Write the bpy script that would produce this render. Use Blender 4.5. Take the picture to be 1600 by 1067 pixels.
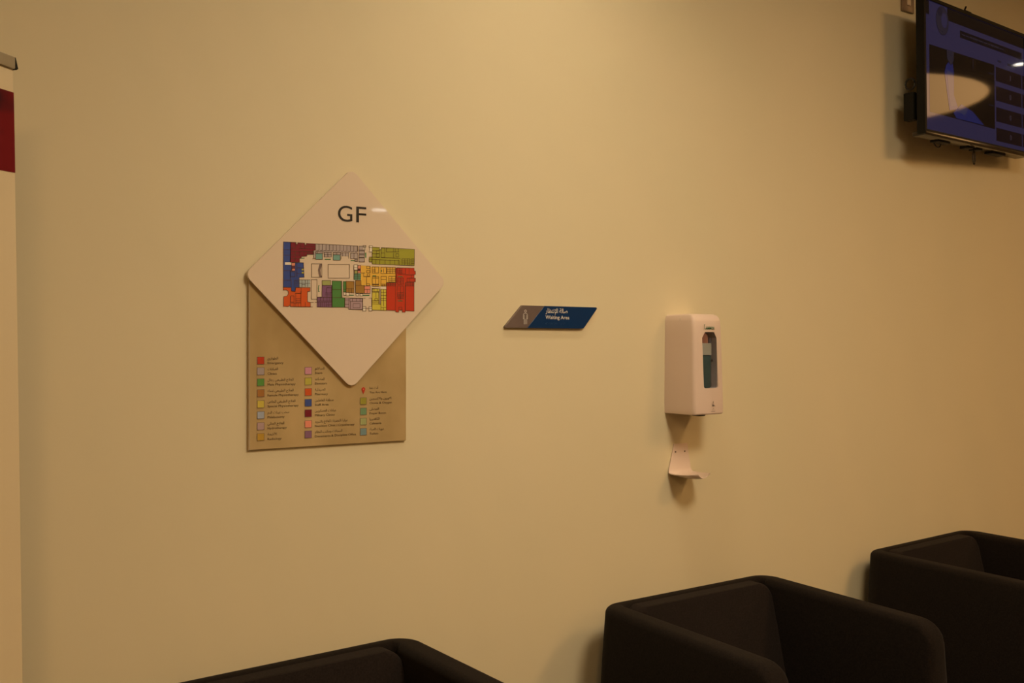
import bpy, bmesh, math, random
from mathutils import Vector
from mathutils.geometry import tessellate_polygon

for o in list(bpy.data.objects):
    bpy.data.objects.remove(o, do_unlink=True)
scene = bpy.context.scene
COL = scene.collection
PI = math.pi

# ------------------------------------------------------------------ camera
cam_d = bpy.data.cameras.new('camera')
cam_d.sensor_width = 36.0
cam_d.lens = 36.0 * 1560.0 / 1600.0
cam_d.clip_start = 0.05
cam = bpy.data.objects.new('camera', cam_d)
COL.objects.link(cam)
cam.location = (0.0, 0.0, 1.40)
cam.rotation_euler = (math.radians(90.165), 0.0, math.radians(-34.735))
scene.camera = cam

# ------------------------------------------------------------------ world, exposure
world = bpy.data.worlds.new('world')
scene.world = world
world.use_nodes = True
world.node_tree.nodes['Background'].inputs['Color'].default_value = (1.0, 0.62, 0.3, 1)
world.node_tree.nodes['Background'].inputs['Strength'].default_value = 0.02
scene.view_settings.view_transform = 'Standard'
scene.view_settings.look = 'None'
scene.view_settings.gamma = 1.0
scene.view_settings.use_curve_mapping = False
scene.view_settings.exposure = 0.0

# lamps of the room and added fill lights: (x, y, radius, strength); all sit in the ceiling at z = CEIL
CEIL = 2.95
WARM = (1.0, 0.575, 0.235)
WARMER = (1.0, 0.53, 0.19)
SOFTWHITE = (1.0, 0.80, 0.53)
COOLWHITE = (1.0, 0.95, 0.85)
BIG_DISC = (5.75, 0.27, 0.69, 4.4, WARMER)
DOWNLIGHTS = [   # x, y, radius, strength, colour, depth of the can, where it hangs
    (1.42, 1.52, 0.070, 165.0, SOFTWHITE, 0.100, 'small round can downlight close to the wall above the waiting area sign'),
    (1.40, 0.10, 0.350, 32.5, SOFTWHITE, 0.022, 'wide round white ceiling light in front of the map panel'),
    (-0.9, -1.6, 0.30, 44.0, WARM, 0.022, 'added round warm fill light behind the camera to the left'),  # unseen lamp, added to lift the general warm light on the wall
    (3.1, -0.3, 0.40, 18.0, WARM, 0.022, 'round warm ceiling light in front of the television'),
    (3.2, -2.2, 0.30, 22.0, WARM, 0.022, 'added round warm fill light behind the camera to the right'),  # added fill, out of view, for even warm light from the right
    (5.52, 1.25, 0.03, 30.0, COOLWHITE, 0.022, 'tiny white ceiling spotlight mirrored at the right edge of the television screen'),
    (5.29, -6.31, 0.10, 9.0, COOLWHITE, 0.006, 'small white ceiling spotlight mirrored on the diamond map panel'),
    (-1.2, -5.0, 0.15, 90.0, WARM, 0.022, 'round warm downlight at the far left end of the room behind'),
    (2.0, -4.2, 0.15, 90.0, WARM, 0.022, 'round warm downlight in the middle of the room behind'),
]

# ------------------------------------------------------------------ helpers
def tag(o, label=None, cat=None, group=None, kind=None):
    if label: o['label'] = label
    if cat: o['category'] = cat
    if group: o['group'] = group
    if kind: o['kind'] = kind
    return o

def empty(name, loc=(0, 0, 0), rz=0.0):
    o = bpy.data.objects.new(name, None)
    COL.objects.link(o)
    o.empty_display_size = 0.05
    o.location = loc
    o.rotation_euler = (0, 0, rz)
    return o

def link(name, me, mats=None, parent=None):
    o = bpy.data.objects.new(name, me)
    COL.objects.link(o)
    if mats:
        for m in (mats if isinstance(mats, (list, tuple)) else [mats]):
            me.materials.append(m)
    if parent: o.parent = parent
    return o

def from_bm(name, bm, mats=None, parent=None, smooth=False, angle=40):
    bmesh.ops.recalc_face_normals(bm, faces=bm.faces[:])
    me = bpy.data.meshes.new(name)
    bm.to_mesh(me); bm.free()
    if smooth: shade(me, angle)
    return link(name, me, mats, parent)

def shade(me, angle=40):
    me.shade_smooth()
    a = math.radians(angle)
    bm = bmesh.new(); bm.from_mesh(me)
    for e in bm.edges:
        e.smooth = not (len(e.link_faces) == 2 and e.calc_face_angle(0) > a)
    bm.to_mesh(me); bm.free()

def box_bm(bm, x0, x1, y0, y1, z0, z1, bevel=0.0, seg=2):
    vs = [bm.verts.new(p) for p in [(x0,y0,z0),(x1,y0,z0),(x1,y1,z0),(x0,y1,z0),(x0,y0,z1),(x1,y0,z1),(x1,y1,z1),(x0,y1,z1)]]
    fs = [bm.faces.new([vs[i] for i in f]) for f in [(3,2,1,0),(4,5,6,7),(0,1,5,4),(1,2,6,5),(2,3,7,6),(3,0,4,7)]]
    if bevel > 0:
        es = list({e for f in fs for e in f.edges})
        bmesh.ops.bevel(bm, geom=es, offset=bevel, segments=seg, profile=0.5, affect='EDGES')

def box(name, x0, x1, y0, y1, z0, z1, mat, parent=None, bevel=0.0, seg=2):
    bm = bmesh.new(); box_bm(bm, x0, x1, y0, y1, z0, z1, bevel, seg)
    return from_bm(name, bm, mat, parent, smooth=bevel > 0)

def round_poly(pts, radii, n=6):
    """polygon with its corners rounded"""
    out = []
    N = len(pts)
    if not isinstance(radii, (list, tuple)): radii = [radii] * N
    for i in range(N):
        p = Vector(pts[i]); a = Vector(pts[i-1]) - p; b = Vector(pts[(i+1) % N]) - p
        r = radii[i]
        if r <= 0: out.append(tuple(p)); continue
        a.normalize(); b.normalize()
        half = a.angle(b) / 2
        t = r / math.tan(half)
        c = p + (a + b).normalized() * (r / math.sin(half))
        p0 = p + a * t - c; p1 = p + b * t - c
        a0 = math.atan2(p0.y, p0.x); a1 = math.atan2(p1.y, p1.x)
        d = (a1 - a0 + PI) % (2*PI) - PI
        for k in range(n + 1):
            an = a0 + d * k / n
            out.append((c.x + r*math.cos(an), c.y + r*math.sin(an)))
    return out

def plate_bm(bm, pts, yf, yb, bevel=0.0):
    """upright slab: outline pts in (x, z), front face at y = yf, back at y = yb"""
    f = [bm.verts.new((x, yf, z)) for x, z in pts]
    b = [bm.verts.new((x, yb, z)) for x, z in pts]
    ff = bm.faces.new(f); bm.faces.new(b[::-1])
    n = len(pts)
    for i in range(n): bm.faces.new((f[i], b[i], b[(i+1) % n], f[(i+1) % n]))
    if bevel > 0:
        bmesh.ops.bevel(bm, geom=list(ff.edges), offset=bevel, segments=2, profile=0.5, affect='EDGES')

def plate(name, pts, yf, yb, mat, parent=None, bevel=0.0):
    bm = bmesh.new(); plate_bm(bm, pts, yf, yb, bevel)
    return from_bm(name, bm, mat, parent)

def tube_bm(bm, pts, r, n=8, closed=False):
    pts = [Vector(p) for p in pts]
    rings = []
    for i, p in enumerate(pts):
        if closed: t = (pts[(i+1) % len(pts)] - pts[i-1]).normalized()
        else: t = (pts[min(i+1, len(pts)-1)] - pts[max(i-1, 0)]).normalized()
        up = Vector((0, 0, 1)) if abs(t.z) < 0.95 else Vector((0, 1, 0))
        u = t.cross(up).normalized(); v = t.cross(u)
        rr = r[i] if isinstance(r, (list, tuple)) else r
        rings.append([bm.verts.new(p + u*math.cos(2*PI*k/n)*rr + v*math.sin(2*PI*k/n)*rr) for k in range(n)])
    m = len(rings)
    for i in range(m if closed else m - 1):
        a, b = rings[i], rings[(i+1) % m]
        for k in range(n): bm.faces.new((a[k], a[(k+1) % n], b[(k+1) % n], b[k]))
    if not closed:
        bm.faces.new(rings[0][::-1]); bm.faces.new(rings[-1])

def disc_pts(cx, cz, r, n=24, r2=None):
    r2 = r2 or r
    return [(cx + r*math.cos(2*PI*k/n), cz + r2*math.sin(2*PI*k/n)) for k in range(n)]

# ------------------------------------------------------------------ materials
def mat(name, col, rough=0.5, metal=0.0, spec=0.5, emit=None, es=0.0, coat=0.0, sheen=0.0, ior=1.5):
    m = bpy.data.materials.new(name); m.use_nodes = True
    b = m.node_tree.nodes['Principled BSDF']
    b.inputs['Base Color'].default_value = (*col, 1)
    b.inputs['Roughness'].default_value = rough
    b.inputs['Metallic'].default_value = metal
    b.inputs['IOR'].default_value = ior
    b.inputs['Specular IOR Level'].default_value = spec
    b.inputs['Coat Weight'].default_value = coat
    b.inputs['Coat Roughness'].default_value = 0.05
    if sheen:
        b.inputs['Sheen Weight'].default_value = sheen
        b.inputs['Sheen Roughness'].default_value = 0.5
    if emit:
        b.inputs['Emission Color'].default_value = (*emit, 1)
        b.inputs['Emission Strength'].default_value = es
    return m

def add_noise(m, scale, c0, c1, lo=0.35, hi=0.65, detail=3, stretch=None, bump=0.0, bscale=None, dist=0.002):
    nt = m.node_tree; N = nt.nodes; L = nt.links; b = N['Principled BSDF']
    tc = N.new('ShaderNodeTexCoord'); mp = N.new('ShaderNodeMapping')
    if stretch: mp.inputs['Scale'].default_value = stretch
    L.new(tc.outputs['Object'], mp.inputs['Vector'])
    nz = N.new('ShaderNodeTexNoise'); nz.inputs['Scale'].default_value = scale; nz.inputs['Detail'].default_value = detail
    L.new(mp.outputs['Vector'], nz.inputs['Vector'])
    cr = N.new('ShaderNodeValToRGB')
    cr.color_ramp.elements[0].position = lo; cr.color_ramp.elements[0].color = (*c0, 1)
    cr.color_ramp.elements[1].position = hi; cr.color_ramp.elements[1].color = (*c1, 1)
    L.new(nz.outputs['Fac'], cr.inputs['Fac']); L.new(cr.outputs['Color'], b.inputs['Base Color'])
    if bump:
        n2 = N.new('ShaderNodeTexNoise'); n2.inputs['Scale'].default_value = bscale or scale; n2.inputs['Detail'].default_value = 4
        L.new(tc.outputs['Object'], n2.inputs['Vector'])
        bp = N.new('ShaderNodeBump'); bp.inputs['Strength'].default_value = bump; bp.inputs['Distance'].default_value = dist
        L.new(n2.outputs['Fac'], bp.inputs['Height']); L.new(bp.outputs['Normal'], b.inputs['Normal'])
    return m

M_WALL = add_noise(mat('cream_wall_paint', (0.8, 0.72, 0.5), 0.75, spec=0.2), 1.3, (0.765, 0.70, 0.50), (0.785, 0.715, 0.515), bump=0.05, bscale=160, dist=0.0006)
M_CEIL = mat('ceiling_paint', (0.78, 0.74, 0.66), 0.9, spec=0.1)
M_FLOOR = add_noise(mat('carpet', (0.12, 0.09, 0.07), 0.95, spec=0.1), 60, (0.10, 0.075, 0.06), (0.16, 0.12, 0.09), bump=0.4, bscale=400)
M_SKIRT = mat('baseboard_wood', (0.30, 0.2, 0.12), 0.5)
M_ACRYL = mat('white_acrylic', (0.80, 0.685, 0.56), 0.025, spec=0.5)
M_EDGE = mat('acrylic_edge', (0.45, 0.40, 0.33), 0.3)
M_BLACK = mat('black_print', (0.016, 0.013, 0.012), 0.35)
M_LINE = mat('plan_line_print', (0.10, 0.055, 0.035), 0.4)
M_LEGTEXT = mat('legend_text_print', (0.075, 0.045, 0.022), 0.5)
M_BRONZE = add_noise(mat('brushed_bronze', (0.5, 0.36, 0.16), 0.40, metal=0.35, spec=0.4), 5, (0.44, 0.32, 0.145), (0.78, 0.61, 0.33), lo=0.3, hi=0.74, detail=4, stretch=(1, 1, 0.7))
M_SIGNBLUE = mat('sign_blue', (0.004, 0.034, 0.13), 0.28)
M_SIGNGREY = add_noise(mat('sign_taupe', (0.16, 0.125, 0.115), 0.35), 20, (0.145, 0.11, 0.105), (0.175, 0.135, 0.125))
M_SIGNTEXT = mat('sign_lettering', (0.70, 0.68, 0.66), 0.5)
M_BRAILLE = mat('sign_braille', (0.03, 0.10, 0.24), 0.35)
M_PLASTIC = mat('white_plastic', (0.76, 0.625, 0.56), 0.3, spec=0.4)
M_PLASTIC2 = mat('white_plastic_tray', (0.79, 0.66, 0.59), 0.35, spec=0.4)
M_DARKPL = mat('dark_plastic', (0.014, 0.014, 0.014), 0.5, spec=0.2)
M_GREEN = mat('green_print', (0.02, 0.13, 0.06), 0.5)
M_GREYPR = mat('grey_print', (0.16, 0.12, 0.11), 0.5)
M_PUMP = mat('amber_pump', (0.60, 0.24, 0.14), 0.3)
M_LABEL = mat('bottle_label', (0.82, 0.76, 0.62), 0.6)
M_GEL = mat('teal_gel', (0.12, 0.19, 0.18), 0.25)
M_RECESS = mat('window_recess', (0.26, 0.22, 0.25), 0.5)
M_SCREW = mat('screw_steel', (0.25, 0.2, 0.16), 0.35, metal=0.9)
M_TVBLACK = mat('television_black', (0.010, 0.010, 0.009), 0.5, spec=0.15)
M_TVCHIN = mat('television_gloss', (0.03, 0.022, 0.015), 0.18)
M_CABLE = mat('black_cable', (0.012, 0.011, 0.011), 0.5)
M_ALU = mat('satin_aluminium', (0.42, 0.38, 0.31), 0.35, metal=0.75)
M_FABRIC = mat('charcoal_upholstery', (0.012, 0.009, 0.008), 0.95, spec=0.10, sheen=0.03)
add_noise(M_FABRIC, 240, (0.0085, 0.0064, 0.0056), (0.0135, 0.0102, 0.0088), bump=0.35, bscale=900, dist=0.0008)
M_FABRIC_LIT = mat('charcoal_lit', (0.016, 0.012, 0.011), 0.95, spec=0.10, sheen=0.03)  # same upholstery, paler: the light falling on the cushions is in the colour
add_noise(M_FABRIC_LIT, 240, (0.0130, 0.0098, 0.0090), (0.0190, 0.0142, 0.0130), bump=0.35, bscale=900, dist=0.0008)
M_LEG = mat('chair_leg_black', (0.02, 0.018, 0.016), 0.4)
M_PLATE = mat('switch_plate', (0.27, 0.20, 0.15), 0.35, metal=0.3)
M_ROCKER = mat('switch_rocker', (0.80, 0.66, 0.50), 0.4)
M_LAMP = {}
def lamp_mat(s, c):
    if (s, c) not in M_LAMP: M_LAMP[s, c] = mat('lamp_glow_%d' % len(M_LAMP), (0.8, 0.7, 0.5), 0.5, emit=c, es=s)
    return M_LAMP[s, c]
M_TRIMRING = mat('lamp_trim', (0.7, 0.67, 0.6), 0.4)

# glass of the dispenser window
M_GLASS = bpy.data.materials.new('tinted_window'); M_GLASS.use_nodes = True
_n = M_GLASS.node_tree; _b = _n.nodes['Principled BSDF']
_b.inputs['Base Color'].default_value = (0.72, 0.78, 0.86, 1); _b.inputs['Roughness'].default_value = 0.02
_b.inputs['Transmission Weight'].default_value = 1.0; _b.inputs['IOR'].default_value = 1.2

# ------------------------------------------------------------------ room shell
def shell(name, *a, m=None):
    return tag(box(name, *a, m), kind='structure')
shell('wall_back', -3.0, 9.0, 2.0, 2.15, 0, CEIL, m=M_WALL)
shell('wall_front', -3.0, 9.0, -8.15, -8.0, 0, CEIL, m=M_WALL)
shell('wall_left', -3.15, -3.0, -8.0, 2.0, 0, CEIL, m=M_WALL)
shell('wall_right', 9.0, 9.15, -8.0, 2.0, 0, CEIL, m=M_WALL)
shell('floor', -3.15, 9.15, -8.15, 2.15, -0.1, 0, m=M_FLOOR)
shell('ceiling', -3.15, 9.15, -8.15, 2.15, CEIL, CEIL + 0.1, m=M_CEIL)
shell('baseboard_back', -3.0, 9.0, 1.985, 2.0, 0, 0.10, m=M_SKIRT)

def ceiling_light(x, y, r, s, c, dep, label, cat='light', group=None, name='ceiling_light'):
    t = empty(name, (x, y, CEIL)); tag(t, label, cat, group)
    bm = bmesh.new()
    n = 40
    ring = []
    for rr, z in [(r, -0.002), (r, -dep), (r*1.05 + 0.01, -dep), (r*1.05 + 0.012, -0.002)]:
        ring.append([bm.verts.new((rr*math.cos(2*PI*k/n), rr*math.sin(2*PI*k/n), z)) for k in range(n)])
    for a, b in zip(ring, ring[1:] + ring[:1]):
        for k in range(n): bm.faces.new((a[k], a[(k+1) % n], b[(k+1) % n], b[k]))
    from_bm('trim_ring', bm, M_TRIMRING, t, smooth=True)
    bm = bmesh.new()
    top = [bm.verts.new((0.995*r*math.cos(2*PI*k/n), 0.995*r*math.sin(2*PI*k/n), -0.001)) for k in range(n)]
    bot = [bm.verts.new((0.995*r*math.cos(2*PI*k/n), 0.995*r*math.sin(2*PI*k/n), -0.012)) for k in range(n)]
    bm.faces.new(top); bm.faces.new(bot[::-1])
    for k in range(n): bm.faces.new((top[k], bot[k], bot[(k+1) % n], top[(k+1) % n]))
    from_bm('diffuser', bm, lamp_mat(s, c), t)
    return t
ceiling_light(*BIG_DISC, 0.022, 'wide round glowing ceiling light reflected in the television screen', name='round_ceiling_light')
for i, a in enumerate(DOWNLIGHTS):
    ceiling_light(*a, name='downlight')

# ------------------------------------------------------------------ lettering
ARA = {'ا':0xFE8D,'أ':0xFE83,'إ':0xFE87,'ب':0xFE8F,'ة':0xFE93,'ت':0xFE95,'ج':0xFE9D,'ح':0xFEA1,'خ':0xFEA5,'د':0xFEA9,'ذ':0xFEAB,
       'ر':0xFEAD,'ز':0xFEAF,'س':0xFEB1,'ش':0xFEB5,'ص':0xFEB9,'ض':0xFEBD,'ط':0xFEC1,'ظ':0xFEC5,'ع':0xFEC9,'غ':0xFECD,'ف':0xFED1,'ق':0xFED5,
       'ك':0xFED9,'ل':0xFEDD,'م':0xFEE1,'ن':0xFEE5,'ه':0xFEE9,'و':0xFEED,'ى':0xFEEF,'ي':0xFEF1,'ئ':0xFE89,'\u0001':0xFEFB,'\u0002':0xFEF7,'\u0003':0xFEF9}
RIGHT_ONLY = set('اأإةدذرزوى\u0001\u0002\u0003')
def arabic(s):
    s = s.replace('لا', '\u0001').replace('لأ', '\u0002').replace('لإ', '\u0003')
    out = []
    for i, c in enumerate(s):
        if c not in ARA: out.append(c); continue
        prev = i > 0 and s[i-1] in ARA and s[i-1] not in RIGHT_ONLY
        nxt = i + 1 < len(s) and s[i+1] in ARA and c not in RIGHT_ONLY
        out.append(chr(ARA[c] + (3 if prev and nxt else 1 if prev else 2 if nxt else 0)))
    return ''.join(reversed(out))

def text_geo(body, res=2, bold=0.0):
    c = bpy.data.curves.new('t', 'FONT'); c.body = body; c.resolution_u = res; c.offset = bold
    c.fill_mode = 'FRONT'
    o = bpy.data.objects.new('t', c); COL.objects.link(o)
    dg = bpy.context.evaluated_depsgraph_get(); dg.update()
    me = bpy.data.meshes.new_from_object(o.evaluated_get(dg))
    vs = [(v.co.x, v.co.y) for v in me.vertices]; fs = [tuple(p.vertices) for p in me.polygons]
    bpy.data.objects.remove(o); bpy.data.curves.remove(c); bpy.data.meshes.remove(me)
    return vs, fs

def put_text(bm, body, x, z, y, width=None, height=None, res=2, bold=0.0, midx=0, depth=0.0):
    """text with its left edge at x, its baseline at z; scaled to width and to cap height"""
    vs, fs = text_geo(body, res, bold)
    if not vs: return
    x0 = min(v[0] for v in vs); x1 = max(v[0] for v in vs)
    sx = width / (x1 - x0) if width else height / 0.73
    sz = height / 0.73
    bv = [bm.verts.new((x + (a - x0)*sx, y, z + b*sz)) for a, b in vs]
    for f in fs:
        try:
            nf = bm.faces.new([bv[i] for i in f]); nf.material_index = midx
            nf.normal_update()
            if nf.normal.y > 0: nf.normal_flip()
        except ValueError: pass

def print_obj(name, bm, mats, parent):
    me = bpy.data.meshes.new(name)
    for f in bm.faces:
        f.normal_update()
        if f.normal.y > 0: f.normal_flip()
    bm.to_mesh(me); bm.free()
    return link(name, me, mats, parent)

def poly_face(bm, pts, y, midx=0):
    vs = [bm.verts.new((x, y, z)) for x, z in pts]
    if len(pts) == 4:
        f = bm.faces.new(vs); f.material_index = midx; return
    for tri in tessellate_polygon([[Vector((x, z, 0)) for x, z in pts]]):
        f = bm.faces.new([vs[i] for i in tri]); f.material_index = midx

def stroke(bm, pts, w, y, midx=0, closed=False):
    n = len(pts)
    for i in range(n if closed else n - 1):
        a = Vector(pts[i]); b = Vector(pts[(i+1) % n]); d = (b - a)
        if d.length < 1e-7: continue
        d.normalize(); nn = Vector((-d.y, d.x)) * w/2; e = d * w/2
        poly_face(bm, [tuple(a - nn - e), tuple(b - nn + e), tuple(b + nn + e), tuple(a + nn - e)], y, midx)

PLAN_COLOURS = {'blue': (0.047, 0.089, 0.371), 'maroon': (0.225, 0.017, 0.04), 'grey': (0.485, 0.43, 0.442), 'teal': (0.203, 0.43, 0.397), 'olive': (0.385, 0.394, 0.05), 'amber': (0.868, 0.55, 0.091), 'red': (0.599, 0.055, 0.024), 'yellow': (0.708, 0.64, 0.091), 'purple': (0.248, 0.121, 0.264), 'lime': (0.417, 0.468, 0.167), 'green': (0.092, 0.279, 0.08), 'brown': (0.404, 0.225, 0.05), 'salmon': (0.819, 0.327, 0.244), 'rust': (0.145, 0.035, 0.058), 'mint': (0.128, 0.36, 0.244), 'mauve': (0.485, 0.36, 0.424), 'pale': (0.45, 0.55, 0.595), 'orange': (0.708, 0.121, 0.028), 'white': (0.9, 0.844, 0.749), 'arrow': (0.034, 0.24, 0.091), 'counter': (0.225, 0.168, 0.157), 'dot': (0.485, 0.468, 0.058)}
PLAN_AREAS = {'blue': [[(-1565, 709),(-1406, 710),(-1417, 289),(-1120, 291),(-1106, -13),(-1219, -23),(-1214, -232),(-1299, -235),(-1307, -319),(-1395, -314),(-1395, -238),(-1570, -239)]], 'maroon': [[(-1406, 710),(-1289, 712),(-1289, 672),(-1252, 671),(-1252, 709),(-1093, 708),(-1093, 673),(-1061, 672),(-1061, 705),(-849, 707),(-848, 572),(-895, 562),(-895, 480),(-1047, 472),(-1047, 434),(-1166, 423),(-1174, 384),(-1209, 375),(-1209, 304),(-1417, 289)]], 'grey': [[(-849, 707),(137, 717),(137, 598),(-848, 572)], [(-848, 572),(137, 598),(137, 570),(-889, 536)], [(-848, 541),(-678, 542),(-678, 506),(-848, 503)], [(-889, 536),(-843, 536),(-843, 391),(-889, 416)], [(-656, 536),(-481, 545),(-481, 442),(-656, 433)], [(-442, 547),(-75, 556),(-75, 483),(-256, 474),(-256, 502),(-442, 498)], [(-38, 558),(137, 562),(137, 375),(68, 377),(68, 435),(-38, 432)], [(169, 718),(299, 718),(299, 373),(169, 372)]], 'teal': [[(-843, 500),(-689, 508),(-689, 383),(-843, 375)], [(-442, 495),(-276, 504),(-276, 387),(-442, 379)]], 'olive': [[(492, 713),(669, 714),(669, 667),(711, 669),(711, 714),(1554, 720),(1548, 350),(486, 339)], [(419, 489),(486, 493),(486, 387),(419, 383)]], 'amber': [[(218, 295),(440, 295),(440, 271),(486, 273),(486, 286),(1073, 293),(1074, -51),(839, -51),(839, -144),(487, -151),(487, -132),(218, -141)]], 'red': [[(1073, 275),(1119, 287),(1545, 295),(1545, 230),(1579, 226),(1579, 150),(1545, 143),(1545, 67),(1579, 68),(1579, -19),(1545, -20),(1545, -681),(1317, -677),(1317, -710),(1238, -711),(1238, -665),(1150, -667),(1150, -713),(1071, -709),(1071, -677),(839, -673),(839, -59),(1074, -51)]], 'yellow': [[(487, -196),(669, -201),(670, -544),(699, -543),(699, -210),(839, -211),(839, -679),(487, -675)]], 'purple': [[(-697, -172),(-475, -165),(-475, -634),(-812, -636),(-812, -429),(-702, -421)]], 'lime': [[(-697, -67),(-503, -60),(-503, -166),(-697, -172)], [(63, 176),(132, 178),(132, 113),(63, 110)]], 'green': [[(-464, -66),(-242, -63),(-233, -421),(-171, -425),(-171, -628),(-469, -634)], [(-205, -70),(-137, -67),(-137, -294),(-205, -296)]], 'brown': [[(-137, -62),(51, -60),(51, -314),(-137, -302)], [(86, -33),(218, -36),(218, -141),(300, -144),(300, -315),(86, -313)]], 'salmon': [[(300, -152),(440, -147),(440, -311),(300, -315)], [(-1388, 278),(-1308, 282),(-1308, 219),(-1388, 215)], [(-1377, 158),(-1308, 161),(-1308, 115),(-1377, 112)], [(140, 292),(210, 295),(210, 221),(140, 218)], [(135, 173),(210, 176),(210, 132),(135, 129)]], 'rust': [[(-1377, 216),(-1308, 219),(-1308, 161),(-1377, 158)], [(140, 218),(210, 221),(210, 176),(140, 174)]], 'mint': [[(48, 110),(213, 116),(213, -21),(48, -27)]], 'mauve': [[(-165, -425),(253, -422),(259, -677),(-74, -673),(-74, -631),(-165, -628)]], 'pale': [[(-1214, -73),(-971, -64),(-971, -212),(-1214, -220)]], 'orange': [[(-1570, -244),(-1395, -243),(-1387, -321),(-1307, -324),(-1294, -240),(-971, -230),(-971, -309),(-1030, -316),(-1030, -532),(-965, -543),(-960, -640),(-1414, -642),(-1421, -609),(-1466, -643),(-1564, -640),(-1559, -437),(-1493, -425),(-1459, -379),(-1459, -323),(-1506, -292),(-1570, -302)]], 'white': [[(-1533, 284),(-1388, 291),(-1388, 235),(-1533, 229)], [(48, 301),(135, 305),(135, 192),(48, 188)], [(699, -152),(839, -147),(839, -206),(699, -210)], [(-194, -303),(-143, -302),(-143, -372),(-194, -374)], [(-137, -309),(-66, -307),(-66, -378),(-137, -380)], [(97, -326),(155, -324),(155, -372),(97, -373)], [(193, -323),(259, -321),(259, -369),(193, -371)], [(279, 730),(337, 733),(337, 633),(279, 630)], [(428, 738),(486, 741),(486, 604),(428, 601)], [(265, -613),(329, -612),(329, -696),(265, -698)], [(417, -610),(478, -609),(478, -693),(417, -695)]], 'arrow': [[(-1174, 395),(-1098, 398),(-1098, 383),(-1174, 379)], [(-636, 398),(-498, 405),(-498, 387),(-636, 380)], [(-29, 399),(77, 404),(77, 386),(-29, 381)], [(320, 582),(346, 583),(346, 470),(320, 468)], [(-785, -175),(-771, -175),(-771, -313),(-785, -313)], [(-785, -175),(-755, -174),(-755, -184),(-785, -185)], [(-785, -303),(-755, -302),(-755, -312),(-785, -313)], [(-60, -357),(49, -354),(49, -369),(-60, -372)], [(265, -350),(425, -346),(425, -362),(265, -366)], [(705, 216),(729, 217),(729, 177),(705, 176)], [(498, 88),(587, 91),(587, 73),(498, 69)], [(1125, 94),(1253, 99),(1253, 85),(1125, 80)], [(1125, -452),(1247, -449),(1247, -463),(1125, -466)]], 'counter': [[(-752, 282),(-703, 284),(-714, 220),(-738, 155),(-725, 65),(-697, -3),(-752, -5),(-780, 76),(-791, 152),(-774, 217)]], 'dot': [[(-1160, 162),(-1114, 164),(-1114, 131),(-1160, 129)], [(-1160, 96),(-1114, 98),(-1114, 65),(-1160, 63)]]}
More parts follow.
